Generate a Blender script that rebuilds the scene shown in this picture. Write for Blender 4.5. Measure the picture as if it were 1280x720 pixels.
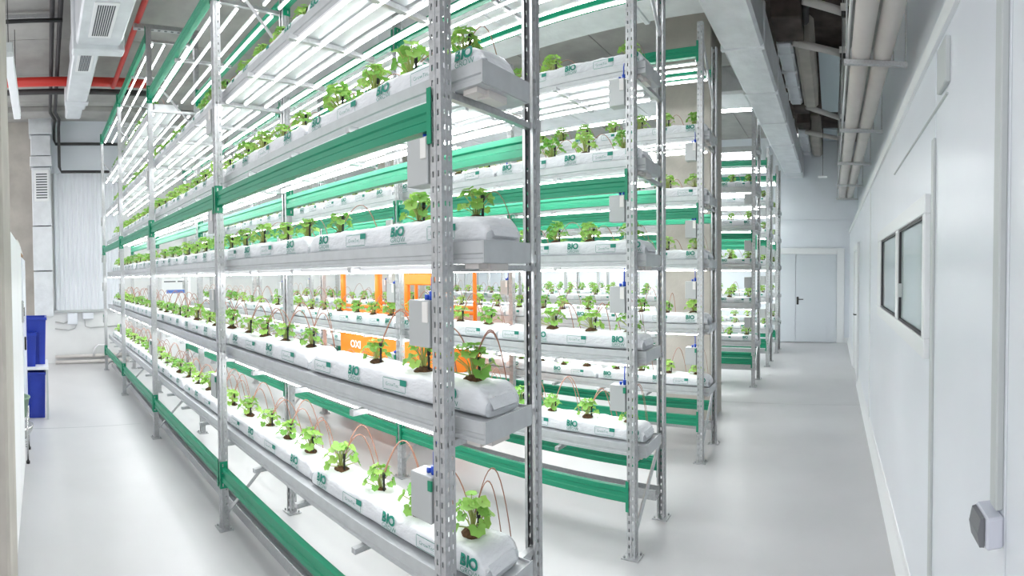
import bpy, math, random
from mathutils import Vector, Matrix, noise

random.seed(7)
SC = bpy.context.scene
COL = SC.collection
for o in list(bpy.data.objects):
    bpy.data.objects.remove(o)

# ------------------------------------------------------------------ camera (the photograph is a stitched cylindrical panorama)
CF, CV0, YAW, PITCH, ROLL, CH = 629.588, 352.872, 0.635736, 0.021541, -0.008076, 1.75
def cam_axes():
    def tr(v):
        x, y, z = v
        cf, sf = math.cos(YAW), math.sin(YAW)
        fw, rt, up = -x*sf + y*cf, x*cf + y*sf, z
        c, s = math.cos(PITCH), math.sin(PITCH)
        fw, up = fw*c - up*s, up*c + fw*s
        c, s = math.cos(ROLL), math.sin(ROLL)
        rt, up = rt*c + up*s, up*c - rt*s
        return rt, fw, up
    e = [tr(v) for v in ((1, 0, 0), (0, 1, 0), (0, 0, 1))]
    return Vector([q[0] for q in e]), Vector([q[1] for q in e]), Vector([q[2] for q in e])
RT, FW, UP = cam_axes()
cd = bpy.data.cameras.new('camera')
cd.type = 'PANO'
cd.panorama_type = 'CENTRAL_CYLINDRICAL'
cd.central_cylindrical_radius = 1.0
cd.central_cylindrical_range_u_min = -640.0/CF
cd.central_cylindrical_range_u_max = 640.0/CF
cd.central_cylindrical_range_v_min = (CV0 - 720.0)/CF
cd.central_cylindrical_range_v_max = CV0/CF
cd.clip_start = 0.02
cd.clip_end = 200
camo = bpy.data.objects.new('camera', cd)
COL.objects.link(camo)
camo.matrix_world = Matrix(((RT.x, UP.x, -FW.x, 0), (RT.y, UP.y, -FW.y, 0), (RT.z, UP.z, -FW.z, CH), (0, 0, 0, 1)))
SC.camera = camo

# ------------------------------------------------------------------ light and exposure
w = bpy.data.worlds.new('world'); SC.world = w
w.use_nodes = True
w.node_tree.nodes['Background'].inputs[0].default_value = (0.97, 0.975, 1.0, 1)
w.node_tree.nodes['Background'].inputs[1].default_value = 1.08
SC.view_settings.view_transform = 'Standard'
SC.view_settings.look = 'None'
SC.view_settings.gamma = 1
SC.view_settings.use_curve_mapping = False
SC.view_settings.exposure = 0.5
LED = 10.8

# ------------------------------------------------------------------ materials
def mat(name, col, rough=0.5, metal=0.0, var=0.0, scale=8.0, bump=0.0, bscale=40.0, emit=None, estr=0.0, spec=0.5, stretch=None, trans=0.0, rnd=None):
    m = bpy.data.materials.new(name); m.use_nodes = True
    nt = m.node_tree; b = nt.nodes['Principled BSDF']
    b.inputs['Base Color'].default_value = (*col, 1)
    b.inputs['Roughness'].default_value = rough
    b.inputs['Metallic'].default_value = metal
    b.inputs['Specular IOR Level'].default_value = spec
    tc = None
    if var or bump:
        tc = nt.nodes.new('ShaderNodeTexCoord'); src = tc.outputs['Object']
        if stretch:
            mp = nt.nodes.new('ShaderNodeMapping'); mp.inputs['Scale'].default_value = stretch
            nt.links.new(src, mp.inputs[0]); src = mp.outputs[0]
    if var:
        n = nt.nodes.new('ShaderNodeTexNoise'); n.inputs['Scale'].default_value = scale; n.inputs['Detail'].default_value = 4
        nt.links.new(src, n.inputs['Vector'])
        r = nt.nodes.new('ShaderNodeValToRGB')
        r.color_ramp.elements[0].position = 0.3; r.color_ramp.elements[1].position = 0.7
        r.color_ramp.elements[0].color = (*[c*(1-var) for c in col], 1)
        r.color_ramp.elements[1].color = (*[min(1, c*(1+var)) for c in col], 1)
        nt.links.new(n.outputs[0], r.inputs[0]); nt.links.new(r.outputs[0], b.inputs['Base Color'])
    if rnd:
        oi = nt.nodes.new('ShaderNodeObjectInfo')
        r = nt.nodes.new('ShaderNodeValToRGB')
        r.color_ramp.elements[0].color = (*col, 1); r.color_ramp.elements[1].color = (*rnd, 1)
        nt.links.new(oi.outputs['Random'], r.inputs[0]); nt.links.new(r.outputs[0], b.inputs['Base Color'])
        if trans:
            tl = nt.nodes.new('ShaderNodeBsdfTranslucent'); mx = nt.nodes.new('ShaderNodeMixShader')
            mx.inputs[0].default_value = trans
            nt.links.new(r.outputs[0], tl.inputs[0]); nt.links.new(b.outputs[0], mx.inputs[1]); nt.links.new(tl.outputs[0], mx.inputs[2])
            nt.links.new(mx.outputs[0], nt.nodes['Material Output'].inputs[0])
    if bump:
        n2 = nt.nodes.new('ShaderNodeTexNoise'); n2.inputs['Scale'].default_value = bscale; n2.inputs['Detail'].default_value = 3
        nt.links.new(src, n2.inputs['Vector'])
        bp = nt.nodes.new('ShaderNodeBump'); bp.inputs['Strength'].default_value = bump; bp.inputs['Distance'].default_value = 0.02
        nt.links.new(n2.outputs[0], bp.inputs['Height']); nt.links.new(bp.outputs[0], b.inputs['Normal'])
    if emit:
        b.inputs['Emission Color'].default_value = (*emit, 1); b.inputs['Emission Strength'].default_value = estr
    return m

M = {}
M['galv'] = mat('galvanised_steel', (0.50, 0.51, 0.52), 0.42, 0.65, var=0.10, scale=60)
M['tray'] = mat('tray_steel', (0.52, 0.54, 0.55), 0.45, 0.35, var=0.05, scale=20)
M['green'] = mat('green_paint', (0.006, 0.245, 0.13), 0.38, var=0.05, scale=5)
M['bag'] = mat('white_film', (0.72, 0.74, 0.765), 0.32, bump=0.55, bscale=14, stretch=(1, 1, 2.2))
M['print'] = mat('green_print', (0.008, 0.24, 0.17), 0.5)
M['leaf'] = mat('leaf_green', (0.36, 0.60, 0.12), 0.5, rnd=(0.17, 0.42, 0.07), trans=0.35)
M['stem'] = mat('stem_pale', (0.45, 0.50, 0.16), 0.6)
M['root'] = mat('peat_plug', (0.10, 0.05, 0.025), 0.95, var=0.5, scale=120)
M['black'] = mat('black_plastic', (0.012, 0.012, 0.013), 0.45)
M['tube'] = mat('brown_tube', (0.40, 0.20, 0.14), 0.4)
M['led'] = mat('led_white', (1, 1, 1), 0.4, emit=(0.98, 0.99, 1.0), estr=LED)
M['box'] = mat('driver_grey', (0.46, 0.48, 0.48), 0.45, 0.2)
M['blue'] = mat('blue_plastic', (0.02, 0.05, 0.42), 0.35, var=0.08, scale=6)
M['plug'] = mat('plug_blue', (0.01, 0.07, 0.5), 0.35)
M['white'] = mat('white_enamel', (0.82, 0.83, 0.84), 0.35)
M['offwhite'] = mat('offwhite_plastic', (0.74, 0.73, 0.70), 0.5)
M['floor'] = mat('floor_epoxy', (0.565, 0.565, 0.57), 0.33, var=0.035, scale=1.6, bump=0.02, bscale=60)
M['joint'] = mat('joint_grey', (0.50, 0.51, 0.51), 0.6)
M['panel'] = mat('wall_panel_white', (0.76, 0.79, 0.84), 0.28, var=0.02, scale=2)
M['panel2'] = mat('back_panel_white', (0.74, 0.78, 0.83), 0.35, var=0.02, scale=2)
M['trim'] = mat('trim_white', (0.80, 0.82, 0.83), 0.35)
M['greytrim'] = mat('trim_grey', (0.52, 0.55, 0.55), 0.4)
M['doorgrey'] = mat('door_grey', (0.65, 0.69, 0.73), 0.35)
M['gasket'] = mat('gasket_black', (0.02, 0.02, 0.025), 0.5)
M['glass'] = mat('window_glass', (0.46, 0.54, 0.55), 0.06, spec=0.9)
M['conc'] = mat('concrete_beige', (0.42, 0.395, 0.355), 0.85, var=0.12, scale=3, bump=0.1, bscale=30)
M['concgrey'] = mat('concrete_grey', (0.36, 0.355, 0.34), 0.85, var=0.15, scale=2.5, bump=0.1, bscale=30)
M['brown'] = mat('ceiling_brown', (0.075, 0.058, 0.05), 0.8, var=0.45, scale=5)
M['wallwhite'] = mat('left_wall_white', (0.74, 0.75, 0.75), 0.6, var=0.04, scale=2)
M['corr'] = mat('corrugated_white', (0.80, 0.83, 0.87), 0.4)
M['foil'] = mat('duct_foil', (0.72, 0.745, 0.77), 0.36, 0.3, var=0.07, scale=5, bump=0.55, bscale=7)
M['pipe'] = mat('pipe_beige_grey', (0.60, 0.57, 0.545), 0.5, var=0.05, scale=4)
M['red'] = mat('red_paint', (0.55, 0.03, 0.02), 0.4)
M['darkpipe'] = mat('dark_steel', (0.05, 0.048, 0.05), 0.5, 0.3)
M['orange'] = mat('orange_paint', (0.92, 0.23, 0.012), 0.4)
M['letter'] = mat('white_letter', (0.85, 0.85, 0.85), 0.5)
M['slot'] = mat('grille_dark', (0.10, 0.11, 0.12), 0.7)
M['pale'] = mat('pale_ceiling_board', (0.58, 0.67, 0.72), 0.5)
M['card'] = mat('cardboard', (0.42, 0.25, 0.13), 0.8)
M['sage'] = mat('sage_green_plastic', (0.22, 0.34, 0.25), 0.5)
M['chrome'] = mat('steel_bright', (0.55, 0.55, 0.56), 0.22, 1.0)
M['stripe'] = mat('blue_stripe', (0.10, 0.20, 0.55), 0.4)
M['shade'] = mat('lamp_diffuser', (0.85, 0.87, 0.9), 0.5, emit=(0.9, 0.95, 1.0), estr=0.06)
M['switchgrey'] = mat('switch_grey', (0.17, 0.175, 0.19), 0.4)
M['plasticgrey'] = mat('switch_body', (0.62, 0.64, 0.72), 0.4)

# ------------------------------------------------------------------ mesh helpers
class MB:
    def __init__(s): s.v = []; s.f = []; s.m = []; s.sm = []
    def add(s, vs, fs, mi=0, smooth=False):
        n = len(s.v); s.v += [tuple(v) for v in vs]
        for f in fs: s.f.append(tuple(i+n for i in f)); s.m.append(mi); s.sm.append(smooth)
        return s
    def box(s, x0, x1, y0, y1, z0, z1, mi=0, c=0.0):
        if c <= 0:
            vs = [(x, y, z) for x in (x0, x1) for y in (y0, y1) for z in (z0, z1)]
            return s.add(vs, [(0, 1, 3, 2), (4, 6, 7, 5), (0, 4, 5, 1), (2, 3, 7, 6), (0, 2, 6, 4), (1, 5, 7, 3)], mi)
        vs = []; X = (x0, x1); Y = (y0, y1); Z = (z0, z1); idx = {}
        for i in (0, 1):
            for j in (0, 1):
                for k in (0, 1):
                    sx, sy, sz = (c, -c)[i], (c, -c)[j], (c, -c)[k]
                    for a, p in enumerate(((X[i], Y[j]+sy, Z[k]+sz), (X[i]+sx, Y[j], Z[k]+sz), (X[i]+sx, Y[j]+sy, Z[k]))):
                        idx[i, j, k, a] = len(vs); vs.append(p)
        fs = []
        for i in (0, 1):
            fs.append([idx[i, j, k, 0] for j, k in ((0, 0), (0, 1), (1, 1), (1, 0))])
            fs.append([idx[j, i, k, 1] for j, k in ((0, 0), (0, 1), (1, 1), (1, 0))])
            fs.append([idx[j, k, i, 2] for j, k in ((0, 0), (0, 1), (1, 1), (1, 0))])
        for i in (0, 1):
            for j in (0, 1):
                fs.append([idx[i, j, 0, 0], idx[i, j, 1, 0], idx[i, j, 1, 1], idx[i, j, 0, 1]])
                fs.append([idx[i, 0, j, 0], idx[i, 1, j, 0], idx[i, 1, j, 2], idx[i, 0, j, 2]])
                fs.append([idx[0, i, j, 1], idx[1, i, j, 1], idx[1, i, j, 2], idx[0, i, j, 2]])
        for i in (0, 1):
            for j in (0, 1):
                for k in (0, 1): fs.append([idx[i, j, k, a] for a in range(3)])
        return s.add(vs, fs, mi)
    def path(s, pts, r, n=6, mi=0, cap=True, r2=None, smooth=True):
        pts = [Vector(p) for p in pts]; N = len(pts); vs = []; prev = None
        for i, p in enumerate(pts):
            d = (pts[min(i+1, N-1)] - pts[max(i-1, 0)]).normalized()
            if prev is None:
                a = Vector((0, 0, 1)) if abs(d.z) < .9 else Vector((1, 0, 0))
                u = d.cross(a).normalized()
            else: u = (prev - d*prev.dot(d)).normalized()
            prev = u; v2 = d.cross(u)
            rr = r if r2 is None else r + (r2-r)*i/(N-1)
            for k in range(n):
                t = 2*math.pi*k/n; vs.append(p + u*(rr*math.cos(t)) + v2*(rr*math.sin(t)))
        fs = [(i*n+k, i*n+(k+1) % n, (i+1)*n+(k+1) % n, (i+1)*n+k) for i in range(N-1) for k in range(n)]
        s.add(vs, fs, mi, smooth)
        if cap:
            n0 = len(s.v) - len(vs)
            s.f += [tuple(n0+k for k in reversed(range(n))), tuple(n0+(N-1)*n+k for k in range(n))]; s.m += [mi, mi]; s.sm += [False, False]
        return s
    def prism(s, poly, axis, a, b, mi=0):
        """poly of 2-D points extruded along axis from a to b"""
        n = len(poly)
        def P(q, t):
            return (t, q[0], q[1]) if axis == 'x' else ((q[0], t, q[1]) if axis == 'y' else (q[0], q[1], t))
        vs = [P(q, a) for q in poly] + [P(q, b) for q in poly]
        fs = [(i, (i+1) % n, n+(i+1) % n, n+i) for i in range(n)] + [tuple(reversed(range(n))), tuple(range(n, 2*n))]
        return s.add(vs, fs, mi)
    def lathe(s, prof, n=16, cx=0, cy=0, mi=0, smooth=True):
        vs = [(cx+r*math.cos(2*math.pi*k/n), cy+r*math.sin(2*math.pi*k/n), z) for r, z in prof for k in range(n)]
        fs = [(i*n+k, i*n+(k+1) % n, (i+1)*n+(k+1) % n, (i+1)*n+k) for i in range(len(prof)-1) for k in range(n)]
        return s.add(vs, fs, mi, smooth)
    def mesh(s, name, mats):
        me = bpy.data.meshes.new(name); me.from_pydata(s.v, [], s.f)
        for m in (mats if isinstance(mats, (list, tuple)) else [mats]): me.materials.append(M[m])
        me.polygons.foreach_set('material_index', s.m); me.polygons.foreach_set('use_smooth', s.sm)
        me.update(); return me

def obj(name, me, parent=None, loc=(0, 0, 0), rot=(0, 0, 0), scale=None):
    o = bpy.data.objects.new(name, me); COL.objects.link(o)
    if parent is not None: o.parent = parent
    o.location = loc; o.rotation_euler = rot
    if scale: o.scale = scale
    return o
def tag(o, label, cat, group=None):
    o['label'] = label; o['category'] = cat
    if group: o['group'] = group
    return o
def struct(o, label=None, cat=None):
    o['kind'] = 'structure'
    if label: o['label'] = label
    if cat: o['category'] = cat
    return o
def bx(name, d, m, parent=None, c=0.0, loc=(0, 0, 0)):
    return obj(name, MB().box(*d, c=c).mesh(name, m), parent, loc)
def text_mesh(body, size, bold=0.0, extrude=0.0):
    cu = bpy.data.curves.new('lettering', 'FONT'); cu.body = body; cu.size = size; cu.offset = bold; cu.extrude = extrude
    cu.align_x = 'CENTER'; cu.align_y = 'CENTER'; cu.resolution_u = 3
    o = bpy.data.objects.new('lettering_tmp', cu); COL.objects.link(o)
    bpy.context.view_layer.update()
    me = bpy.data.meshes.new_from_object(o)
    vs = [tuple(v.co) for v in me.vertices]; fs = [tuple(p.vertices) for p in me.polygons]
    bpy.data.objects.remove(o); bpy.data.curves.remove(cu); bpy.data.meshes.remove(me)
    return vs, fs

# ------------------------------------------------------------------ the room
E0, L, D = 1.1778, 2.0730, 0.532
ROWS = [1.2056, 2.8039, 4.4022, 7.473, 9.11, 10.62]
WX, YB, XL, ZC = 0.42, 12.3, -10.45, 5.0

fl = struct(bx('floor', (XL-.2, 1.0, -3.0, YB+.2, -.12, 0), 'floor'), 'smooth light grey epoxy floor of the grow hall', 'floor')
bx('floor_joint', (-5.9, -5.885, -.7, 1.15, 0, .0012), 'joint', fl)
bx('floor_joint', (-9.6, .40, 6.55, 6.562, 0, .0012), 'joint', fl)

# right wall of white sandwich panels, then the set-back wall above it
wr = struct(obj('wall_right', MB().box(WX+.03, WX+.12, -.25, YB, 0, 2.72).mesh('wall_right', 'panel'))
            , 'white sandwich panel wall along the right aisle', 'wall')
for a, b in ((-.25, 1.145), (1.155, 2.035), (2.055, 5.51), (5.53, 8.9), (8.92, YB)):
    bx('wall_panel', (WX, WX+.03, a, b, .0, 2.70), 'panel', wr, c=.003)
struct(bx('wall_right_upper', (.62, .70, -.25, YB, 2.72, ZC), 'panel2'), 'bluish white upper wall set back above the panel wall', 'wall')
struct(bx('ledge_right', (WX, .70, -.25, YB, 2.70, 2.725), 'trim'), 'white ledge capping the panel wall', 'ledge')
struct(bx('trim_1', (WX-.018, WX+.001, -.25, YB, 2.66, 2.735), 'trim'), 'white trim strip along the top of the panel wall', 'trim')
for i, (y0, y1, mt) in enumerate(((2.03, 2.075, 'greytrim'), (5.49, 5.54, 'trim'))):
    struct(bx('trim_%d' % (i+2), (WX-.012, WX+.001, y0, y1, .1, 2.3 if i == 0 else 2.66), mt, c=.003),
           ('grey vertical joint profile beside the window', 'white vertical joint profile beyond the window')[i], 'trim')
struct(obj('trim_4', MB().box(WX-.02, WX+.001, 1.165, 1.215, 1.16, 2.66, c=.004).mesh('conduit', 'greytrim')), 'grey cable conduit running down to the light switch', 'conduit')
cove = [(WX+.001, 0), (WX-.045, 0), (WX-.04, .02), (WX-.012, .10), (WX-.006, .15), (WX+.001, .155)]
for i, (a, b) in enumerate(((-.25, 7.7), (9.25, YB))):
    struct(obj('baseboard_right' if i == 0 else 'baseboard_right_far', MB().prism(cove, 'y', a, b).mesh('baseboard', 'trim')),
           ('white cove baseboard along the right wall before the side door', 'short white cove baseboard between side door and back wall')[i], 'baseboard')
# air grilles / raised plates high on the right wall
struct(bx('trim_5', (WX-.02, WX+.001, 1.79, 1.94, 2.44, 2.61), 'greytrim', c=.004), 'grey raised plate high on the right panel wall', 'plate')
struct(bx('trim_6', (WX-.008, WX+.001, 1.82, 3.4, 2.405, 2.413), 'greytrim'), 'thin horizontal profile above the window', 'trim')

# window in the right wall
wn = struct(obj('window_1', None), 'two-pane white framed window in the right wall', 'window')
wn.location = (WX, 0, 0)
fr = MB()
for d in ((-.03, .0, 2.12, 4.36, 2.0, 2.085), (-.03, .0, 2.12, 4.36, 1.375, 1.46), (-.03, .0, 4.10, 4.36, 1.46, 2.0), (-.03, .0, 2.12, 2.175, 1.46, 2.0), (-.028, .0, 3.02, 3.12, 1.46, 2.0)):
    fr.box(*d, c=.004)
obj('window_frame', fr.mesh('window_frame', 'trim'), wn)
for y0, y1 in ((2.175, 3.02), (3.12, 4.10)):
    g = MB()
    for d in ((-.02, 0, y0, y1, 1.985, 2.0), (-.02, 0, y0, y1, 1.46, 1.475), (-.02, 0, y0, y0+.016, 1.475, 1.985), (-.02, 0, y1-.035, y1, 1.475, 1.985)): g.box(*d)
    obj('gasket', g.mesh('gasket', 'gasket'), wn)
    bx('pane', (-.008, -.001, y0+.016, y1-.035, 1.475, 1.985), 'glass', wn)
bx('window_handle', (-.035, -.008, 2.93, 2.95, 1.6, 1.68), 'greytrim', wn, c=.003)

# side door in the right wall, seen almost edge-on
dr = struct(obj('door_2', None), 'white side door in the right wall with a black handle', 'door'); dr.location = (WX, 0, 0)
bx('door_leaf', (-.012, 0, 7.9, 9.05, 0.01, 2.1), 'trim', dr)
f2 = MB()
for d in ((-.035, 0, 7.76, 7.9, 0, 2.2), (-.035, 0, 9.05, 9.17, 0, 2.2), (-.035, 0, 7.9, 9.05, 2.1, 2.2)): f2.box(*d, c=.004)
obj('door_frame', f2.mesh('door_frame', 'trim'), dr)
obj('door_handle', MB().path([(-.012, 8.0, 1.06), (-.07, 8.0, 1.06), (-.07, 8.12, 1.06)], .011).mesh('handle', 'black'), dr)

# light switch
sw = tag(obj('light_switch', None), 'grey surface mounted light switch below conduit on right wall', 'light switch')
sw.location = (WX, 1.205, 1.11)
bx('switch_housing', (-.046, 0, -.052, .052, -.040, .040), 'plasticgrey', sw, c=.006)
obj('rocker', MB().prism([(-.048, -.036), (-.060, -.034), (-.066, 0), (-.058, .036), (-.048, .038)], 'y', -.038, .038).mesh('rocker', 'switchgrey'), sw)
# back wall with a panel joint at 3 m
wb = struct(bx('wall_back', (XL, .70, YB+.02, YB+.1, 0, ZC), 'panel2'), 'bluish white back wall behind the racks', 'wall')
xs = [XL, -8.2, -5.9, -3.6, -1.45, .62]
for i in range(len(xs)-1):
    if i < len(xs)-2: bx('wall_panel', (xs[i]+.004, xs[i+1]-.004, YB, YB+.02, 0, 2.99), 'panel2', wb)
    bx('wall_panel', (xs[i]+.004, xs[i+1]-.004, YB, YB+.02, 3.0, ZC), 'panel2', wb)
bx('wall_panel', (.30, .62, YB, YB+.02, 0, 2.99), 'panel2', wb)
bx('wall_panel', (-1.446, .30, YB, YB+.02, 2.33, 2.99), 'panel2', wb)
d1 = struct(obj('door_1', None), 'pale grey double door with narrow side leaf at the aisle end', 'door'); d1.location = (0, YB, 0)
bx('side_leaf', (-1.285, -.892, -.02, .0, .012, 2.15), 'doorgrey', d1, c=.003)
bx('door_leaf', (-.884, .11, -.026, .0, .012, 2.15), 'doorgrey', d1, c=.003)
f3 = MB()
for d in ((-1.43, -1.285, -.03, .01, 0, 2.31), (.115, .30, -.03, .01, 0, 2.31), (-1.285, .115, -.03, .01, 2.16, 2.31)): f3.box(*d, c=.004)
obj('door_frame', f3.mesh('door_frame', 'trim'), d1)
h = obj('door_handle', MB().path([(-.84, -.026, 1.06), (-.84, -.08, 1.06), (-.70, -.08, 1.06)], .012).mesh('handle', 'black'), d1)
obj('lock_plate', MB().box(-.865, -.815, -.032, -.026, .93, 1.12, c=.002).mesh('lock', 'black'), d1)
struct(bx('baseboard_back', (.30, WX, YB-.02, YB, 0, .12), 'trim'), 'short white baseboard right of the double door', 'baseboard')

# left end wall
wl = struct(bx('wall_left', (XL-.12, XL, -.95, YB, 0, ZC), 'wallwhite'), 'white end wall at the far left of the hall', 'wall')
struct(bx('wall_left_concrete', (XL, XL+.03, -.95, -.13, 0, ZC), 'conc'), 'beige concrete strip of wall behind the vertical duct', 'wall')
struct(bx('wall_left_upper', (XL, XL+.04, -.13, 1.7, 3.93, ZC), 'panel2'), 'plain grey upper wall above the corrugated cladding', 'wall')
cg = MB(); y = .30
pts = []
while y < 1.62:
    pts += [(y, 0), (y+.012, .02), (y+.05, .02), (y+.062, 0)]; y += .092
prof = [(XL+.05+q, yy) for yy, q in pts] + [(XL+.002, y), (XL+.002, .30)]
cg.prism(prof, 'z', 1.10, 3.92)
struct(obj('corrugated_cladding', cg.mesh('corrugated', 'corr')), 'white corrugated metal cladding on the far left wall', 'cladding')
struct(bx('trim_7', (XL+.001, XL+.08, .26, 1.7, 1.05, 1.10), 'greytrim'), 'grey ledge under the corrugated cladding', 'trim')
# concrete wall and column to the left of the camera
struct(bx('column_1', (-2.95, -2.35, -.75, -.172, 0, ZC), 'conc', c=.015), 'beige concrete column at the left edge of the picture', 'column')
for i, (x, y, sx, sy, lab) in enumerate(((-1.98, 5.55, .62, .55, 'concrete column standing between third and fourth rack row'), (-7.0, 5.55, .62, .55, 'concrete column deep between the third and fourth rack rows'))):
    struct(bx('column_%d' % (i+2), (x, x+sx, y, y+sy, 0, ZC), 'conc', c=.015), lab, 'column')

# ceiling of concrete planks
ce = struct(bx('ceiling', (XL-.1, -1.35, -1.0, YB+.1, ZC+.03, ZC+.2), 'concgrey'), 'grey concrete plank ceiling over the racks', 'ceiling')
x = XL
while x < -1.4:
    x2 = min(x+1.2, -1.35)
    bx('ceiling_slab', (x+.006, x2-.006, -.95, YB, ZC, ZC+.03), 'concgrey', ce); x += 1.2
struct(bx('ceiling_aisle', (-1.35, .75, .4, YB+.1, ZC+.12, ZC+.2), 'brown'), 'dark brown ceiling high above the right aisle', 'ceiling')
for i, (x0, x1) in enumerate(((-9.9, -9.5), (-5.2, -4.9))):
    struct(bx('ceiling_beam_%d' % (i+1), (x0, x1, -.95, YB, ZC-.10, ZC), 'concgrey', c=.01), ('concrete ceiling beam next to the far left wall', 'concrete ceiling beam over the middle of the racks')[i], 'beam')

# ------------------------------------------------------------------ racks
ZB = [0.662, 1.245, 1.842, 2.425, 3.010, 3.62]   # underside of the bags on each tier
POST_W, POST_D = .052, .052
def post_mesh(h):
    b = MB(); p = .05; n = int(h/p); hw, hd = POST_W/2, POST_D/2
    def strip(P, cols, slots):
        # P(u, z) -> point ; cols: list of (u0, u1, holed)
        for u0, u1, holed in cols:
            if not holed:
                b.add([P(u0, 0), P(u1, 0), P(u1, h), P(u0, h)], [(0, 1, 2, 3)])
            else:
                a, c = slots
                z = 0
                for i in range(n):
                    b.add([P(u0, z), P(u1, z), P(u1, i*p+a), P(u0, i*p+a)], [(0, 1, 2, 3)])
                    z = i*p+c
                b.add([P(u0, z), P(u1, z), P(u1, h), P(u0, h)], [(0, 1, 2, 3)])
    t = .0125
    fcols = [(-hw, -hw+.010, 0), (-hw+.010, -hw+.017, 1), (-hw+.017, hw-.017, 0), (hw-.017, hw-.010, 1), (hw-.010, hw, 0)]
    strip(lambda u, z: (u, -hd, z), fcols, (.014, .034))
    scols = [(-hd, -hd+.014, 0), (-hd+.014, -hd+.021, 1), (-hd+.021, hd-.017, 0), (hd-.017, hd-.011, 1), (hd-.011, hd, 0)]
    strip(lambda u, z: (hw, u, z), scols, (.018, .034))
    strip(lambda u, z: (-hw, u, z), scols, (.018, .034))
    strip(lambda u, z: (u, hd, z), [(-hw, -hw+t, 0), (hw-t, hw, 0)], (0, 0))
    # raised rib down the front and side faces
    b.box(-.004, .004, -hd-.003, -hd, 0, h)
    b.box(hw, hw+.003, -.006, .003, 0, h)
    b.box(-hw-.003, -hw, -.006, .003, 0, h)
    return b.mesh('post', 'galv')
PM = {}
def get_post(h):
    if h not in PM: PM[h] = post_mesh(h)
    return PM[h]
FOOT = MB().box(-.055, .055, -.05, .05, 0, .006).path([(-.04, -.035, .006), (-.04, -.035, .022)], .007).path([(.04, .035, .006), (.04, .035, .022)], .007).mesh('foot_plate', 'galv')
bp = [(-.022, 0), (.022, 0), (.022, .030), (.012, .036), (.012, .058), (.022, .064), (.022, .085), (.006, .085), (.006, .093), (-.022, .093), (-.022, .064), (-.015, .058), (-.015, .036), (-.022, .030)]
BEAM = MB().prism(bp, 'x', -L+.03, -.03).mesh('beam', 'green')
cb = MB()
cb.box(-.031, -.027, -.034, .02, -.05, .135)
for k in range(4): cb.box(-.033, -.0305, -.020, -.012, -.035+k*.045, -.015+k*.045, 1)
cb.box(-.031, -.012, -.036, -.032, -.05, .135)
CONN = cb.mesh('beam_connector', ['green', 'galv'])
TRAYLEN = L
def tray_mesh(l0, l1):
    p = [(.055, .010), (.055, -.030), (.061, -.034), (.061, -.046), (.055, -.050), (.055, -.064), (.320, -.064), (.320, .010), (.316, .010), (.316, 0), (.060, 0), (.060, .010)]
    b = MB().prism(p, 'x', l0, l1)
    return b.mesh('tray', 'tray')
TR0 = tray_mesh(-L+.002, .13); TRS = tray_mesh(-L+.002, .065); TR1 = tray_mesh(-L+.002, -.002)
ENDP = MB().box(.1305, .135, .055, .325, -.062, .012).mesh('tray_end_plate', 'tray')
BRKT = MB().box(.04, .10, .07, .14, -.082, -.0645).box(.06, .11, .12, .22, -.090, -.0645).mesh('tray_bracket', 'pipe')
ARM = MB().box(-.013, .013, .0, D, -.092, -.068).mesh('cross_arm', 'galv')
half = [(.0095*math.cos(a), .0095*math.sin(a)) for a in [math.pi*(1+k/8) for k in range(9)]]
TUBE = MB().prism(half, 'x', -L+.06, -.06).mesh('led_tube', 'led')
HOUS = MB().box(-L+.05, -.05, -.0105, .0105, .0005, .018, c=.003).mesh('led_housing', 'white')
BR = MB().path([(0, .0, .06), (0, D-.02, .56)], .013, 4, smooth=False).mesh('brace', 'galv')
BR2 = MB().path([(0, D-.02, .62), (0, 0, 1.18)], .013, 4, smooth=False).mesh('brace', 'galv')
BRH = MB().box(-.013, .013, 0, D, -.012, .012).mesh('brace', 'galv')
GUT = MB().prism([(.10, .06), (.19, .06), (.19, .13), (.185, .13), (.185, .066), (.105, .066), (.105, .13), (.10, .13)], 'x', -L, 0).mesh('gutter', 'galv')
DBOX = MB().box(-.135, -.032, -.034, .04, 0, .16, c=.003).mesh('driver_box', 'box')
DTAG = MB().box(-.062, -.034, -.040, -.034, .085, .155, c=.002).mesh('box_latch', 'offwhite')
DPLUG = MB().path([(-.05, 0, .16), (-.05, 0, .19)], .011, 8).path([(-.075, 0, .16), (-.075, 0, .178)], .009, 8).path([(-.05, 0, .19), (-.05, .0, .235), (-.06, .03, .27)], .004, 5).mesh('cable_plug', 'plug')
DCLIP = MB().box(-.045, -.028, -.038, -.03, .115, .15).mesh('box_clip', 'green')
ORD = ['nearest', 'second', 'third', 'fourth', 'fifth', 'farthest']
RACKS = []
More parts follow.
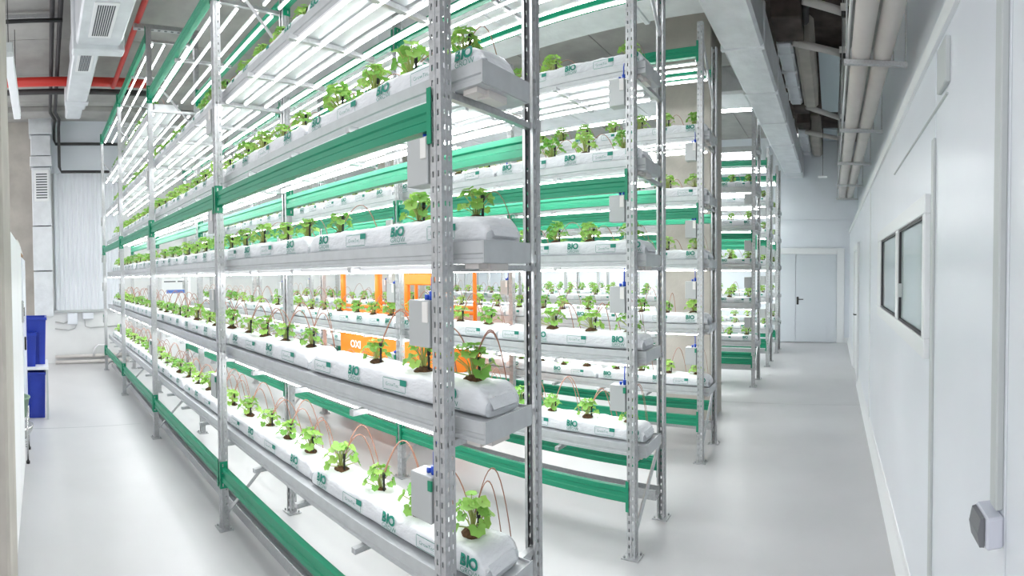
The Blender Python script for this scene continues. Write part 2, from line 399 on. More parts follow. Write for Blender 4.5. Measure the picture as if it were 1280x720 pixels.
for r, y0 in enumerate(ROWS):
    labels = ['galvanised rack row with green beams, nearest to the camera', 'second galvanised rack row from the camera, behind the nearest one',
              'third galvanised rack row, just before the concrete column gap', 'fourth galvanised rack row, first beyond the concrete columns',
              'fifth galvanised rack row, between the fourth and the farthest', 'farthest galvanised rack row, closest to the double door']
    rk = tag(obj('grow_rack', None, loc=(-E0, y0, 0)), labels[r], 'rack', 'rack rows of the grow hall')
    RACKS.append(rk)
    tall = {0: (2, 3), 3: (0, 1, 2, 3)}.get(r, ())
    for k in range(5):
        ph = 4.45 if (r == 0 and k >= 2) or r == 3 else 3.97
        for yy, rz in ((0, 0), (D, math.pi)):
            p = obj('post', get_post(ph), rk, (-k*L, yy, 0), (0, 0, rz))
            obj('foot_plate', FOOT, p)
        obj('brace', BR, rk, (-k*L, 0, .02))
        obj('brace', BR2, rk, (-k*L, 0, 2.75))
    for k in range(4):
        top = 4.32 if k in tall else 3.665
        for zz in (.338, 2.225, top):
            for yy, rz in ((0, 0), (D, 1)):
                b = obj('beam', BEAM, rk, (-k*L if not rz else -(k+1)*L, yy, zz), (0, 0, math.pi*rz))
                obj('beam_connector', CONN, b)
                c2 = obj('beam_connector', CONN, b, (-L, 0, 0), (0, 0, 0), (-1, 1, 1))
        for t in range(6 if k in tall else 5):
            obj('tray', (TR0 if r == 0 else TRS) if k == 0 else TR1, rk, (-k*L, 0, ZB[t]))
            if k == 0:
                ep = obj('tray_end_plate', ENDP, rk, (0 if r == 0 else -.065, 0, ZB[t]))
                if r < 3: obj('tray_bracket', BRKT, rk, (0 if r == 0 else -.065, 0, ZB[t]))
            for q in ((0, .26, .5, .75) if k == 0 else (.0, .25, .5, .75)):
                obj('cross_arm', ARM, rk, (-(k+q)*L, 0, ZB[t]))
        lev = [ZB[t]-.085 for t in range(1, 6 if k in tall else 5)] + [top-.03]
        for li, z in enumerate(lev):
            for yy in ((.09, .155, .22, .285) if li == 0 else (.058, .19, .345, .465)):
                tb_ = obj('led_tube', TUBE, rk, (-k*L, yy, z)); obj('led_housing', HOUS, tb_)
            if li == len(lev)-1:
                for q in (.02, .5): obj('cross_arm', ARM, rk, (-(k+q)*L, 0, z+.10))
        obj('gutter', GUT, rk, (-k*L, 0 if r == 0 else .31, 0 if r == 0 else .11))
    for k in range(5):
        for zz in (.895, 1.495, 2.045, 2.74):
            if k == 0 or r < 3:
                b = obj('driver_box', DBOX, rk, (-k*L, 0, zz))
                if r < 3:
                    obj('cable_plug', DPLUG, b)
                    obj('box_clip' if zz < 1 else 'box_latch', DCLIP if zz < 1 else DTAG, b)

# ------------------------------------------------------------------ grow bags with seedlings
BL, BW, BHH = 1.13, .105, .052
def bag_pt(x, ang, seed):
    """point of the bag surface, local origin at the underside centre"""
    e = abs(x)/(BL/2)
    taper = 1.0 if e < .90 else math.sqrt(max(0.0, 1-((e-.90)/.10)**2*.72))
    n = 4.2
    c, s_ = math.cos(ang), math.sin(ang)
    yy = BW*math.copysign(abs(c)**(2/n), c)
    zz = BHH*math.copysign(abs(s_)**(2/n), s_)
    zz *= taper; yy *= (.86+.14*taper)
    zz += BHH*taper if zz > -1 else 0
    if s_ > 0.1:
        nz = noise.noise(Vector((x*7+seed*9, yy*14, seed)))*.013 + noise.noise(Vector((x*23+seed*5, yy*30, 3+seed)))*.006
        zz += nz*min(1, s_*2)
        for px in (-.42, -.14, .14, .42):
            dd = ((x-px)**2 + yy*yy)**.5
            if dd < .05: zz -= .010*(1-dd/.05)
    yy += noise.noise(Vector((x*9+seed*3, zz*25, seed*2+5)))*.005
    return (x, yy, zz)
def bag_mesh(seed):
    b = MB(); NX, NA = 46, 28
    xs = []
    for i in range(NX+1):
        u = -1+2*i/NX
        xs.append(BL/2*math.sin(u*math.pi/2)*.35 + BL/2*u*.65)
    vs = [bag_pt(x, 2*math.pi*k/NA, seed) for x in xs for k in range(NA)]
    fs = [(i*NA+k, i*NA+(k+1) % NA, (i+1)*NA+(k+1) % NA, (i+1)*NA+k) for i in range(NX) for k in range(NA)]
    fs += [tuple(range(NA)), tuple(reversed(range(NX*NA, NX*NA+NA)))]
    b.add(vs, fs, 0, True)
    for p_ in (-1, 1): b.sm[-1 if p_ == 1 else -2] = False
    # folded welded seam at both ends
    for sgn in (-1, 1):
        x = sgn*BL/2
        b.add([(x-sgn*.004, -.075, .066), (x-sgn*.004, .075, .066), (x+sgn*.014, .07, .030), (x+sgn*.014, -.07, .030), (x+sgn*.004, -.07, .022), (x+sgn*.004, .07, .022)],
              [(0, 1, 2, 3), (3, 2, 5, 4)], 0, False)
    me = b.mesh('grow_bag', 'bag'); me.flip_normals() if False else None
    return me
BAGS = [bag_mesh(s) for s in (1.3, 4.7, 8.1, 11.9)]
def front_y(z):
    q = min(.999, abs(z-BHH)/BHH)
    return -BW*(1-q**4.2)**(1/4.2) - .0055
def print_mesh(items, flip=1):
    b = MB()
    for vs, fs, ox, oz in items:
        b.add([(ox+x, front_y(oz+z_), oz+z_) for x, z_, *_ in vs], fs)
    return b.mesh('print', 'print')
T_BIO = text_mesh('BIO', .052, .0022); T_GROW = text_mesh('GROW', .028, -.0002); T_TEC = text_mesh('GrowTec', .021, -.0002); T_FINE = text_mesh('premium plus', .009, -.0001)
def rect(x0, x1, z0, z1): return ([(x0, z0), (x1, z0), (x1, z1), (x0, z1)], [(0, 1, 2, 3)])
def frame_items(ox, oz):
    out = []
    t = .0022
    for r_ in ((-.068, .068, .024-t, .024), (-.068, .068, -.026, -.026+t), (-.070, -.070+t, -.022, .020), (.070-t, .070, -.022, .0)):
        out.append((*rect(*r_), ox, oz))
    return out
def pr(seq):
    it = []
    for kind, ox in seq:
        if kind == 'B':
            it += [(*T_BIO, ox, .068), (*T_GROW, ox+.004, .036), (*rect(-.045, .055, -.001, .001), ox, .021)]
        else:
            it += frame_items(ox, .052) + [(*T_TEC, ox-.012, .050), (*rect(.036, .074, .002, .026), ox, .052)]
    return print_mesh(it)
PRINTS = [pr((('B', -.42), ('T', -.16), ('B', .12), ('T', .36))), pr((('T', -.44), ('B', -.18), ('T', .10), ('B', .40))), pr((('B', -.46), ('T', -.20), ('B', .06), ('T', .30), ('B', .50)))]

def leaf_geo():
    lob = [1.0, .84, .98, .80, .95, .78, .55, .16, .55, .78, .95, .80, .98, .84]
    n = len(lob); vs = [(0, 0, -.12)]
    for i, l in enumerate(lob):
        a = 2*math.pi*i/n
        vs.append((l*math.cos(a), l*math.sin(a), .10*math.sin(i*2.1)+.12*l*l))
    return vs, [(0, 1+i, 1+(i+1) % n) for i in range(n)]
LV, LF = leaf_geo()
LEAF = MB().add(LV, LF, 0, True).mesh('leaf', 'leaf')
def plant_spec(seed):
    rg = random.Random(seed); lv = []
    n = rg.randint(17, 22)
    for i in range(n):
        a = i*2.4+rg.uniform(-.4, .4); t = (i+.5)/n
        rad = .012+.068*t*rg.uniform(.7, 1.1); hgt = .105-.065*t**1.5+rg.uniform(-.02, .015)
        size = rg.uniform(.019, .029)*(1.05-.1*t)
        tilt = .25+.8*t+rg.uniform(-.25, .25)
        tip = Vector((rad*math.cos(a), rad*.85*math.sin(a), hgt))
        rot = Matrix.Rotation(a, 4, 'Z') @ Matrix.Rotation(tilt, 4, 'Y')
        lv.append((tip, rot, size))
    return lv
def plant_base(b, lv, mi=(0, 1)):
    prof = [(.034, -.006), (.034, .004), (.024, .012), (.012, .018), (.0005, .020)]
    b.lathe(prof, 10, mi=mi[1])
    for tip, rot, size in lv:
        mid = Vector((tip.x*.35, tip.y*.35, tip.z*.6))
        b.path([(tip.x*.1, tip.y*.1, .012), mid, tip], .0021, 3, mi=mi[0], cap=False)
PLANTS, PSTEMS, SPECS = [], [], []
for s in range(6):
    sp = plant_spec(100+s); SPECS.append(sp)
    b = MB(); plant_base(b, sp)
    PSTEMS.append(b.mesh('plant', ['stem', 'root']))
    b = MB(); plant_base(b, sp)
    for tip, rot, size in sp:
        mt = Matrix.Translation(tip) @ rot @ Matrix.Scale(size, 4)
        b.add([mt @ Vector(v) for v in LV], LF, 2, True)
    PLANTS.append(b.mesh('plant', ['stem', 'root', 'leaf']))
def tube_mesh(seed):
    rg = random.Random(seed); b = MB()
    hgt = rg.uniform(.10, .18); wx = rg.uniform(.04, .17)
    N = 12; P = []
    for i in range(N+1):
        t = i/N
        P.append((.03+wx*t, .0+.13*t**.9, .085+hgt*math.sin(math.pi*min(1, t*1.0))**.9 - .17*t**3))
    b.path(P, .0029, 5, cap=False)
    return b.mesh('drip_tube', 'tube')
TUBES = [tube_mesh(s) for s in range(5)]
STAKE = MB().path([(.03, .0, -.01), (.03, .0, .092)], .0055, 5).path([(.03, 0, .07), (.03, 0, .092)], .008, 6).mesh('drip_stake', 'black')
NUM = ['first', 'second', 'third', 'fourth', 'fifth', 'sixth', 'seventh', 'eighth']
TIER = ['bottom', 'second', 'third', 'fourth', 'fifth', 'top']
rg = random.Random(3)
for r, y0 in enumerate(ROWS):
    for t in range(6):
        for i in range(7):
            if t == 5 and not ((r == 0 and i >= 4)): continue
            if r >= 3 and t != 1 and i > (3 if r == 3 else 2): continue
            if r >= 4 and t == 1 and i > 4: continue
            x = -E0+(.09 if r == 0 else .035)-BL/2-1.16*i + rg.uniform(-.01, .01)
            o = obj('grow_bag', BAGS[rg.randrange(4)], None, (x, y0+.205+rg.uniform(-.008, .008), ZB[t]+.001), (0, 0, rg.uniform(-.01, .01)))
            row = {0: 'nearest', 5: 'farthest'}.get(r, ORD[r])
            tag(o, 'white grow bag, %s from the aisle, %s tier of the %s rack row' % (NUM[i], TIER[t], row), 'grow bag', 'grow bags on the %s tier of the %s rack' % (TIER[t], row))
            pt = obj('lettering', PRINTS[rg.randrange(3)], o); pt['label'] = 'green printed lettering'; pt['kind'] = 'stuff'
            near = r == 0 and i < 2 and t < 5
            for px in (-.42, -.14, .14, .42):
                if rg.random() < .03: continue
                v = rg.randrange(6); rz = rg.uniform(0, 6.28); sc = rg.uniform(.95, 1.38)
                loc = (px+rg.uniform(-.02, .02), rg.uniform(-.015, .01), .098)
                if near:
                    p = obj('plant', PSTEMS[v], o, loc, (0, 0, rz), (sc, sc, sc))
                    for tip, rot, size in SPECS[v]:
                        lf = obj('leaf', LEAF, p)
                        lf.matrix_local = Matrix.Translation(tip) @ rot @ Matrix.Scale(size, 4)
                else:
                    p = obj('plant', PLANTS[v], o, loc, (0, 0, rz), (sc, sc, sc))
                obj('drip_stake', STAKE, o, loc)
                if r < 4:
                    k0 = rg.randrange(5)
                    sx_ = .45 if px > .4 else 1.0
                    obj('drip_tube', TUBES[k0], o, loc, (0, 0, rg.uniform(-.1, .2)), (sx_, 1, 1 if t < 2 else .6))
                    if r < 2 and t < 2: obj('drip_tube', TUBES[(k0+2) % 5], o, loc, (0, 0, rg.uniform(-.1, .35)), (sx_, 1, 1))

# ------------------------------------------------------------------ services at the right: duct, pipes, ceiling fittings
def foil_duct(name, label, d, axis='y', nb=8):
    root = tag(obj(name, None, loc=(d[0], d[2], d[4])), label, 'duct')
    b = MB(); x0, x1, y0, y1, z0, z1 = [q for q in d]
    X, Y, Z = x1-x0, y1-y0, z1-z0
    b.box(0, X, 0, Y, 0, Z, c=.03)
    obj('duct_body', b.mesh('duct', 'foil'), root)
    n = nb
    for i in range(n):
        t = (i+.5)/n
        if axis == 'y': dd = (-.012, X+.012, Y*t-.03, Y*t+.03, -.012, Z+.012)
        else: dd = (X*t-.03, X*t+.03, -.012, Y+.012, -.012, Z+.012)
        obj('duct_band', MB().box(*dd, c=.01).mesh('band', 'foil'), root)
    return root
foil_duct('aisle_duct', 'big foil wrapped duct running above the rack ends to the back wall', (-1.132, -.70, .5, YB-.02, 4.0, 4.45), 'y', 9)
foil_duct('branch_duct', 'foil duct crossing above the second rack row', (-9.0, -1.165, 3.55, 4.75, 4.22, 4.6), 'x', 6)
foil_duct('branch_duct', 'foil duct crossing above the gap before the fourth rack row', (-6.5, -1.165, 6.65, 7.3, 4.12, 4.5), 'x', 5)
foil_duct('small_duct', 'narrow foil duct next to beige beam before the dark recess', (-.715, -.515, 6.3, 8.55, 4.55, 4.8), 'y', 4)
foil_duct('small_duct', 'narrow foil duct next to beige beam close to the back wall', (-.715, -.515, 10.25, YB-.02, 4.55, 4.8), 'y', 3)
for i, (a, b_) in enumerate(((6.3, 8.65), (10.3, YB-.02))):
    struct(bx('ceiling_beam_%d' % (i+3), (-.49, -.25, a, b_, 4.52, 4.95), 'conc', c=.05), ('beige beam over the aisle before the dark recess', 'beige beam over the aisle at the back wall')[i], 'beam')
    struct(bx('ceiling_board_%d' % (i+1), (-.22, .10, a+1.0, min(b_+1.4, YB-.02), 4.9, 4.94), 'pale'), ('pale blue ceiling board over the middle of the aisle', 'pale blue ceiling board near the back wall')[i], 'ceiling board')
struct(bx('ceiling_board_3', (.12, .62, 1.0, YB, 4.9, 4.94), 'concgrey'), 'grey ceiling strip above the beige pipes', 'ceiling board')
# brown timber-like bulkheads in the dark recesses
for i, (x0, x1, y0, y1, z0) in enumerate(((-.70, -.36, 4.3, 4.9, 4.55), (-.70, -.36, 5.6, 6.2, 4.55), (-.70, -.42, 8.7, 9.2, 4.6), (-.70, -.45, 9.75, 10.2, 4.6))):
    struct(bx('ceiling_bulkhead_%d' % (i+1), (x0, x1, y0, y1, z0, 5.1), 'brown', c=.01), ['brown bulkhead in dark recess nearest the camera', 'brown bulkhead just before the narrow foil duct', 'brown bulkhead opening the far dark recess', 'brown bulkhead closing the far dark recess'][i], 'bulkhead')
def pipe(name, label, pts, r, m, cat='pipe', n=14, group=None):
    return tag(obj(name, MB().path(pts, r, n).mesh(name, m)), label, cat, group)
for i, (a, b_, q) in enumerate((((-.33, 5.35, 4.6), (.10, 5.5, 4.55), 'thin grey pipe crossing the near dark ceiling recess'), ((-.50, 6.22, 4.55), (.10, 6.47, 4.52), 'thin grey pipe crossing just before the narrow foil duct'),
                                ((-.46, 8.8, 4.6), (.14, 9.3, 4.55), 'thin grey pipe crossing the start of the far recess'), ((-.55, 10.2, 4.55), (.24, 10.6, 4.5), 'thin grey pipe crossing the end of the far recess'))):
    pipe('cross_pipe', q, (a, b_), .045, 'pipe', group='thin pipes crossing the aisle ceiling')
    v = tag(obj('pipe_valve', None, loc=b_), 'black valve at the end of the ' + q.replace('thin grey ', ''), 'valve')
    obj('valve_body', MB().path([(-.02, 0, 0), (.07, 0, 0)], .06, 10).mesh('valve', 'black'), v)
    obj('valve_tag', MB().box(-.03, .05, -.065, -.06, -.02, .06).mesh('tag', 'offwhite'), v)
pipe('service_pipe', 'dark curved pipe in the near ceiling recess', [(-.36, 3.4, 4.8), (-.34, 4.6, 4.76), (-.33, 5.6, 4.76), (-.36, 6.15, 4.78)], .06, 'darkpipe')
PX = ((.215, .073, 3.42), (.385, .073, 3.42))
pipe('insulated_pipe', 'left of two thick beige pipes running above the right wall', [(PX[0][0], .6, 3.46), (PX[0][0], 11.6, 3.46), (PX[0][0], 11.75, 3.5), (PX[0][0], 11.82, 3.62), (PX[0][0], 11.82, 4.88)], .076, 'pipe', group='two beige insulated pipes')
pipe('insulated_pipe', 'right of two thick beige pipes running above the right wall', [(PX[1][0], .6, 3.46), (PX[1][0], 11.6, 3.46), (PX[1][0], 11.75, 3.5), (PX[1][0], 11.82, 3.62), (PX[1][0], 11.82, 4.88)], .076, 'pipe', group='two beige insulated pipes')
for i, (y_, nm) in enumerate(((3.93, 'nearest'), (5.82, 'second'), (7.58, 'third'), (9.52, 'fourth'), (11.3, 'last'))):
    hg = tag(obj('pipe_hanger', None, loc=(0, y_, 3.36)), '%s steel hanger bar under the two beige pipes' % nm, 'pipe hanger', 'pipe hangers along the aisle')
    obj('hanger_bar', MB().box(.08, .575, -.02, .02, -.012, .022).mesh('bar', 'galv'), hg)
    for x_ in (.10, .56): obj('hanger_rod', MB().path([(x_, 0, .0), (x_, 0, 1.54)], .008, 6).mesh('rod', 'galv'), hg)
    for x_, *_ in PX: obj('pipe_clip', MB().path([(x_-.08, 0, .02), (x_-.08, 0, .10), (x_-.05, 0, .165), (x_, 0, .185), (x_+.05, 0, .165), (x_+.08, 0, .10), (x_+.08, 0, .02)], .006, 5).mesh('clip', 'galv'), hg)
pipe('cable_conduit', 'thin white conduit beside the beige pipes', [(.12, .8, 3.62), (.12, 11.4, 3.62)], .013, 'white', 'conduit', 8)
pipe('cable_conduit', 'thin red conduit stub between ceiling and beige pipes', [(.10, 5.1, 4.75), (.40, 5.1, 4.75)], .02, 'red', 'conduit', 8)
lp = tag(obj('pendant_lamp', None, loc=(-.2, 10.0, 3.6)), 'small white pendant lamp hanging before the back wall', 'lamp')
obj('lamp_body', MB().box(-.09, .09, -.05, .05, 0, .03, c=.008).mesh('lamp', 'shade'), lp)
obj('suspension_wire', MB().path([(0, 0, .03), (0, 0, 1.4)], .004, 5).mesh('wire', 'darkpipe'), lp)

# ------------------------------------------------------------------ left aisle services
def grille(parent, x0, x1, y0, y1, z, n=8):
    g = obj('air_grille', MB().box(x0, x1, y0, y1, z-.012, z, c=.003).mesh('grille', 'white'), parent)
    for i in range(n):
        yy = y0+.03+(y1-y0-.06)*(i+.5)/n
        obj('slot', MB().box(x0+.04, x1-.04, yy-.007, yy+.007, z-.014, z-.0115).mesh('slot', 'slot'), g)
dl = tag(obj('supply_duct', None), 'white foil duct with air grilles above the left aisle', 'duct')
obj('duct_body', MB().box(-5.3, -2.2, .42, .90, 4.2, 4.75, c=.02).mesh('duct', 'foil'), dl)
obj('duct_flange', MB().box(-5.42, -5.28, .38, .94, 4.14, 4.8, c=.015).mesh('flange', 'foil'), dl)
obj('duct_reducer', MB().box(-6.5, -5.40, .43, .74, 4.36, 4.75, c=.02).mesh('reducer', 'foil'), dl)
obj('duct_run', MB().box(-8.0, -6.45, .44, .76, 4.42, 4.635, c=.02).mesh('run', 'foil'), dl)
obj('duct_band', MB().box(-7.75, -7.6, .42, .78, 4.40, 4.645, c=.01).mesh('band', 'foil'), dl)
obj('duct_outlet', MB().box(-8.55, -8.0, .47, .73, 4.45, 4.62, c=.02).mesh('outlet', 'foil'), dl)
grille(dl, -5.1, -4.45, .53, .76, 4.2)
grille(dl, -6.35, -5.75, .49, .68, 4.36, 7)
vd = tag(obj('vertical_duct', None), 'grey sheet metal duct running down the far left wall', 'duct')
for a, b_, e in ((1.0, 1.9, 0), (1.92, 2.8, .004), (2.82, 3.98, 0), (4.0, 4.2, .03), (4.22, 4.62, .01), (4.64, ZC, .04)):
    obj('duct_section', MB().box(XL+.03, XL+.38+e, -.14-e, .24+e, a, b_, c=.01).mesh('duct', 'foil'), vd)
g = obj('air_grille', MB().box(XL+.38, XL+.40, -.09, .2, 3.3, 3.92, c=.004).mesh('grille', 'white'), vd)
for k in range(10): obj('slot', MB().box(XL+.40, XL+.402, -.055, .165, 3.36+k*.052, 3.385+k*.052).mesh('slot', 'slot'), g)
pipe('sprinkler_main', 'thick red sprinkler pipe crossing the ceiling at the far left', [(-7.6, -.95, 4.72), (-7.6, 1.75, 4.72)], .07, 'red')
pipe('sprinkler_branch', 'thin red sprinkler pipe running along the left aisle ceiling', [(-7.55, 1.15, 4.63), (-4.9, 1.14, 4.63), (-3.4, 1.14, 4.63)], .035, 'red')
pipe('sprinkler_branch', 'short red sprinkler pipe over the nearest rack row', [(-4.4, 1.75, 4.72), (-4.4, 1.4, 4.72), (-3.6, 1.62, 4.72), (-2.2, 1.75, 4.72)], .045, 'red')
pipe('drain_pipe', 'dark pipe crossing the ceiling just behind the red main', [(-7.95, -.95, 4.7), (-7.95, 1.75, 4.7)], .045, 'darkpipe')
pipe('cooling_pipe', 'dark ceiling pipe turning right above the left wall cladding', [(-3.5, .17, 4.85), (-9.4, .24, 4.85), (-9.8, .33, 4.85), (-10.2, .33, 4.8), (-10.3, .33, 4.6), (-10.3, .36, 4.5), (-10.3, 1.7, 4.5)], .03, 'darkpipe', n=8)
pipe('cooling_pipe', 'dark ceiling pipe dropping lower beside the cladding', [(-3.5, .27, 4.85), (-9.4, .33, 4.85), (-9.8, .42, 4.85), (-10.12, .42, 4.78), (-10.15, .42, 4.0), (-10.15, .46, 3.9), (-10.15, 1.7, 3.9)], .03, 'darkpipe', n=8)
pipe('cross_conduit', 'black conduit crossing the ceiling at the upper left corner', [(-5.9, -.95, 4.77), (-5.9, .32, 4.77)], .025, 'black', 'conduit', 8)
st = tag(obj('strut_rail', None, loc=(-6.12, -.95, 4.90)), 'perforated steel strut across the upper left ceiling', 'strut')
obj('rail', MB().box(-.03, .03, 0, 1.28, 0, .05).mesh('rail', 'galv'), st)
for k in range(16): obj('slot', MB().box(-.012, .012, .05+k*.077, .08+k*.077, -.002, .001).mesh('slot', 'slot'), st)
st = tag(obj('strut_rail', None, loc=(-5.6, 1.1, 4.55)), 'perforated steel strut above the nearest rack row', 'strut')
obj('rail', MB().box(-.03, .03, 0, .7, 0, .05).mesh('rail', 'galv'), st)
for k in range(8): obj('slot', MB().box(-.012, .012, .05+k*.077, .08+k*.077, -.002, .001).mesh('slot', 'slot'), st)
ll = tag(obj('linear_lamp', None, loc=(-5.8, -.27, 3.92)), 'long white linear lamp hanging over the left aisle', 'lamp')
obj('lamp_housing', MB().box(-1.0, 1.0, -.05, .05, .03, .08, c=.006).mesh('housing', 'white'), ll)
obj('diffuser', MB().box(-1.0, .92, -.046, .046, -.01, .03, c=.008).mesh('diffuser', 'shade'), ll)
obj('end_cap', MB().box(.92, 1.02, -.052, .052, -.014, .085, c=.006).mesh('cap', 'greytrim'), ll)
for x_ in (-.7, .85): obj('suspension_wire', MB().path([(x_, 0, .08), (x_, 0, 1.05)], .005, 5).mesh('wire', 'darkpipe'), ll)
# junction boxes, cables and floor pipes on the left wall
jb = [(.53, .74, .80, 1.04, 'grey junction box under the cladding, left one of two'), (.84, 1.07, .90, 1.04, 'grey junction box under the cladding, right one of two')]
for a, b_, z0, z1, lab in jb:
    q = tag(obj('junction_box', None, loc=(XL, (a+b_)/2, (z0+z1)/2)), lab, 'junction box', 'junction boxes under the cladding')
    hy, hz = (b_-a)/2, (z1-z0)/2
    obj('box_body', MB().box(0, .09, -hy, hy, -hz, hz, c=.008).mesh('box', 'panel'), q)
    obj('box_lid', MB().box(.09, .105, -hy+.01, hy-.01, -hz+.01, hz-.01, c=.004).mesh('lid', 'panel'), q)
pipe('wall_cable', 'grey cable looping below the left junction box', [(XL+.03, .28, .86), (XL+.03, .45, .82), (XL+.03, .54, .86)], .012, 'joint', 'cable', 6)
pipe('wall_cable', 'grey cable from the duct to the junction box bottom', [(XL+.03, .27, .72), (XL+.03, .55, .68), (XL+.03, .68, .72), (XL+.03, .72, .80)], .012, 'joint', 'cable', 6)
pipe('wall_cable', 'grey cable from the right junction box towards the racks', [(XL+.03, .88, .90), (XL+.03, .90, .75), (XL+.03, 1.0, .72), (XL+.03, 1.6, .74)], .012, 'joint', 'cable', 6)
pipe('floor_pipe', 'upper beige pipe along the foot of the left wall', [(XL+.07, .26, .14), (XL+.07, 1.75, .14)], .035, 'pipe')
pipe('floor_pipe', 'lower beige pipe along the foot of the left wall', [(XL+.16, .26, .04), (XL+.16, 1.75, .04)], .035, 'pipe')
pipe('pipe_bend', 'small white pipe bend rising from the floor pipes', [(XL+.1, 1.05, .14), (XL+.12, 1.08, .30), (XL+.12, 1.16, .36), (XL+.12, 1.28, .36), (XL+.12, 1.34, .3), (XL+.12, 1.36, .14)], .02, 'white', n=8)

# white cabinet unit with blue stripe behind the racks at the left wall
cu = tag(obj('climate_unit', None, loc=(XL+.02, 2.78, 0)), 'white climate unit with a blue stripe at the left wall', 'climate unit')
obj('unit_body', MB().box(0, .35, -.32, .32, 0, 1.72, c=.015).mesh('unit', 'white'), cu)
obj('stripe', MB().box(.35, .354, -.22, .21, 1.40, 1.47).mesh('stripe', 'stripe'), cu)
for k in range(2): obj('vent_slot', MB().box(.35, .353, -.27+k*.29, -.02+k*.27, 1.63, 1.655).mesh('slot', 'slot'), cu)
obj('unit_door', MB().box(.35, .356, -.29, .29, .1, 1.05, c=.002).mesh('door', 'white'), cu)

# ------------------------------------------------------------------ furniture on the left side of the aisle
cab = tag(obj('storage_cabinet', None, loc=(-4.66, -.18, 0)), 'tall white cabinet just beyond the concrete column', 'cabinet')
obj('body', MB().box(0, 1.70, -.52, -.022, .0, 2.07, c=.006).mesh('body', 'white'), cab)
obj('door', MB().box(.01, .845, -.02, 0, .06, 2.05, c=.004).mesh('door', 'white'), cab)
obj('door', MB().box(.855, 1.69, -.02, 0, .06, 2.05, c=.004).mesh('door', 'white'), cab)
hd = obj('handle', MB().box(.08, .13, 0, .02, 1.36, 1.56, c=.004).mesh('handle', 'chrome'), cab)
obj('lock', MB().box(.09, .12, .02, .026, 1.42, 1.50).mesh('lock', 'black'), cab)
lk = tag(obj('locker', None, loc=(-6.15, -.19, 0)), 'pale grey locker between the white cabinet and blue bins', 'locker')
obj('body', MB().box(0, .9, -.5, -.02, 0, 2.0, c=.006).mesh('body', 'panel'), lk)
obj('door', MB().box(.01, .89, -.02, 0, .06, 1.98, c=.004).mesh('door', 'panel'), lk)
obj('handle', MB().box(.78, .81, 0, .02, 1.0, 1.14, c=.004).mesh('handle', 'black'), lk)
cbx = tag(obj('storage_box', None, loc=(-5.55, -.20, 2.0)), 'off-white box with brown base on top of the grey locker', 'box')
obj('box_base', MB().box(-.2, .25, -.3, .0, 0, .03, c=.003).mesh('base', 'card'), cbx)
obj('box_lid', MB().prism([(-.3, .03), (.0, .03), (-.04, .17), (-.26, .17)], 'x', -.2, .25).mesh('lid', 'offwhite'), cbx)
def bin_obj(loc, sx, sy, h_, lab, dip=False):
    o = tag(obj('storage_bin', None, loc=loc), lab, 'bin', 'blue plastic bins')
    b = MB(); t = .012; k = .88
    out = [(-sx*k, -sy*k, 0), (sx*k, -sy*k, 0), (sx*k, sy*k, 0), (-sx*k, sy*k, 0), (-sx, -sy, h_), (sx, -sy, h_), (sx, sy, h_), (-sx, sy, h_)]
    inn = [(x*(1-t/sx), y*(1-t/sy), z if z else t) for x, y, z in out]
    b.add(out+inn, [(0, 3, 2, 1), (0, 1, 5, 4), (1, 2, 6, 5), (2, 3, 7, 6), (3, 0, 4, 7), (8, 9, 10, 11), (8, 12, 13, 9), (9, 13, 14, 10), (10, 14, 15, 11), (11, 15, 12, 8),
                     (4, 5, 13, 12), (5, 6, 14, 13), (6, 7, 15, 14), (7, 4, 12, 15)])
    obj('bin_body', b.mesh('bin', 'blue'), o)
    rim = MB()
    for d in ((-sx-.012, sx+.012, -sy-.012, -sy+.006, h_-.035, h_), (-sx-.012, sx+.012, sy-.006, sy+.012, h_-.035, h_), (-sx-.012, -sx+.006, -sy, sy, h_-.035, h_), (sx-.006, sx+.012, -sy, sy, h_-.035, h_)): rim.box(*d, c=.003)
    obj('rim', rim.mesh('rim', 'blue'), o)
    for sg in (-1, 1): obj('rib', MB().box(sx*k, sx+.004, sg*sy*.5-.008, sg*sy*.5+.008, .02, h_-.03).mesh('rib', 'blue'), o)
    return o
tb = tag(obj('bin_table', None, loc=(-6.55, -.2, 0)), 'small white table with blue bins beside the left aisle', 'table')
obj('table_top', MB().box(-.28, .30, -.36, .27, .62, .66, c=.006).mesh('top', 'white'), tb)
obj('side_panel', MB().box(-.2, .28, .235, .26, .20, .62, c=.004).mesh('side', 'white'), tb)
for x_ in (-.26, .28):
    for y_ in (-.34, .25): obj('leg', MB().box(x_-.014, x_+.014, y_-.014, y_+.014, .0, .62).mesh('leg', 'greytrim'), tb)
bin_obj((-6.62, -.12, .66), .2, .17, .60, 'tall blue bin standing on the white table')
bin_obj((-6.33, -.2, .66), .055, .12, .42, 'narrow blue bin in front of the tall one on the table')
bin_obj((-6.50, -.10, 0.0), .17, .13, .58, 'blue bin on the floor underneath the white table')
cart = tag(obj('wire_cart', None, loc=(-4.98, -.3, 0)), 'low metal wire cart beside the grey locker', 'cart')
for x_ in (-.2, .2):
    for y_ in (-.12, .14):
        lg = obj('leg', MB().path([(x_, y_, .02), (x_, y_, .45)], .009, 6).mesh('leg', 'chrome'), cart)
        obj('foot', MB().path([(x_, y_, 0), (x_, y_, .025)], .018, 8).mesh('foot', 'black'), lg)
for z_ in (.16, .40):
    wb_ = MB()
    for k in range(8): wb_.path([(-.2+.4*k/7, -.12, z_), (-.2+.4*k/7, .14, z_)], .004, 4)
    for y_ in (-.12, .01, .14): wb_.path([(-.2, y_, z_), (.2, y_, z_)], .005, 4)
    obj('wire_shelf', wb_.mesh('shelf', 'chrome'), cart)
bw = tag(obj('mixing_bowl', None, loc=(-4.98, -.27, .165)), 'shiny grey bowl on the lower shelf of the wire cart', 'bowl')
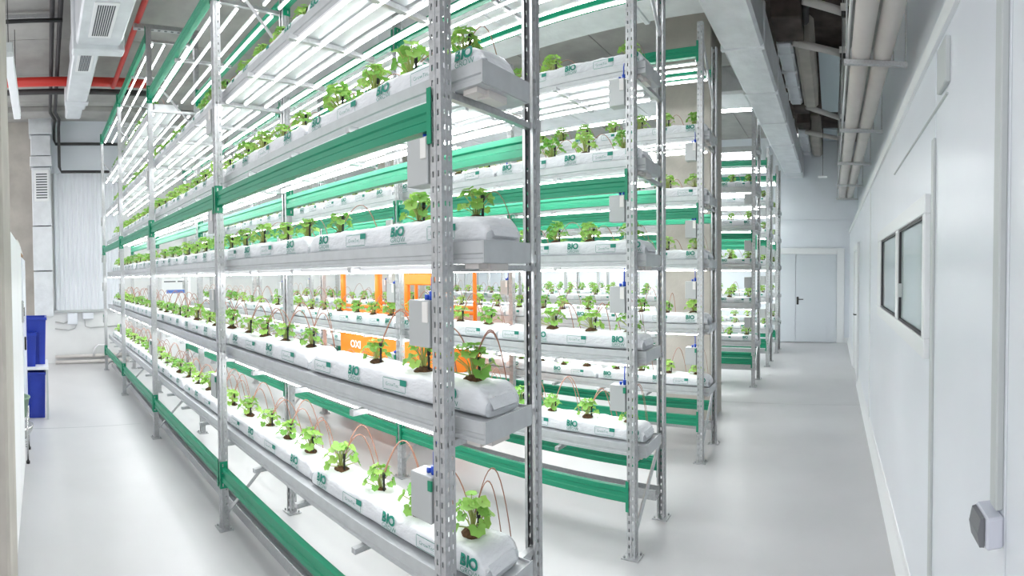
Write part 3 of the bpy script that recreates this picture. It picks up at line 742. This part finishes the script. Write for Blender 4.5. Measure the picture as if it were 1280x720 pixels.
obj('bowl_body', MB().lathe([(.05, 0), (.11, .03), (.155, .10), (.165, .15), (.158, .15), (.10, .04), (.0005, .015)], 20).mesh('bowl', 'chrome'), bw)
obj('bowl_foot', MB().lathe([(.05, -.004), (.055, .0), (.052, .006)], 16).mesh('foot', 'chrome'), bw)
tu = tag(obj('watering_tub', None, loc=(-4.95, -.27, .405)), 'sage green plastic tub on top of the wire cart', 'tub')
obj('tub_body', MB().lathe([(.0005, 0), (.10, 0), (.13, .18), (.138, .18), (.138, .195), (.122, .195), (.095, .01)], 20).mesh('tub', 'sage'), tu)
obj('tub_handle', MB().path([(-.13, 0, .18), (-.1, 0, .24), (0, 0, .27), (.1, 0, .24), (.13, 0, .18)], .006, 6).mesh('handle', 'chrome'), tu)

# ------------------------------------------------------------------ orange lift in the aisle behind the second rack row
lift = tag(obj('scissor_lift', None, loc=(-4.35, 3.85, 0)), 'orange scissor lift parked behind the second rack row', 'scissor lift')
x0, x1, ya, yb = -.85, .85, -.35, .3
obj('chassis', MB().box(x0, x1, ya, yb, .12, .36, c=.02).mesh('chassis', 'orange'), lift)
for x_ in (x0+.2, x1-.2):
    for y_ in (ya-.01, yb+.01):
        wv = obj('wheel', MB().path([(x_, y_-.05, .13), (x_, y_+.05, .13)], .13, 18).mesh('wheel', 'black'), lift)
        obj('wheel_hub', MB().path([(x_, y_-.055, .13), (x_, y_+.055, .13)], .06, 12).mesh('hub', 'offwhite'), wv)
for s_ in (-1, 1):
    for y_ in (ya+.06, yb-.06):
        obj('scissor_arm', MB().path([(s_*.7, y_, .38), (-s_*.7, y_, .70)], .03, 4, smooth=False).mesh('arm', 'darkpipe'), lift)
obj('platform', MB().box(x0, x1, ya, yb, .70, 1.04, c=.01).mesh('platform', 'orange'), lift)
obj('platform_deck', MB().box(x0-.01, x1+.01, ya-.01, yb+.01, 1.04, 1.075, c=.004).mesh('deck', 'orange'), lift)
for x_ in (x0+.04, -.12, .38, x1-.04):
    for y_ in (ya+.03, yb-.03):
        obj('guard_post', MB().path([(x_, y_, 1.07), (x_, y_, 2.05)], .033 if y_ < 0 else .022, 8).mesh('guard_post', 'orange'), lift)
for y_ in (ya+.03, yb-.03):
    for z_ in (1.30, 1.36, 2.05): obj('guard_rail', MB().path([(x0+.04, y_, z_), (x1-.04, y_, z_)], .02, 8).mesh('rail', 'orange'), lift)
obj('control_box', MB().box(.40, .80, ya-.02, ya+.06, 1.62, 1.74, c=.01).mesh('control', 'orange'), lift)
vs, fs = text_mesh('OXI', .12, .004)
lt = MB().add([(x, 0, z) for x, z, *_ in vs], fs)
obj('lettering', lt.mesh('lettering', 'letter'), lift, (-.52, ya-.003, .90))['label'] = 'white lettering reading OXI'
# ladder-like wire rack by the left wall behind the first rack
gp = tag(obj('wire_mesh_panel', None, loc=(XL+.25, 1.75, 0)), 'wire mesh panel standing behind the far end of the nearest rack', 'mesh panel')
fm = MB()
for a, b_ in (((0, 0, .25), (0, .6, .25)), ((0, 0, .95), (0, .6, .95)), ((0, 0, 0), (0, 0, .95)), ((0, .6, 0), (0, .6, .95))): fm.path((a, b_), .015, 6)
obj('panel_frame', fm.mesh('frame', 'white'), gp)
for k in range(5): obj('wire', MB().path([(0, .1*(k+1), .25), (0, .1*(k+1), .95)], .005, 4).mesh('wire', 'galv'), gp)
for k in range(5): obj('wire', MB().path([(0, 0, .36+.12*k), (0, .6, .36+.12*k)], .005, 4).mesh('wire', 'galv'), gp)
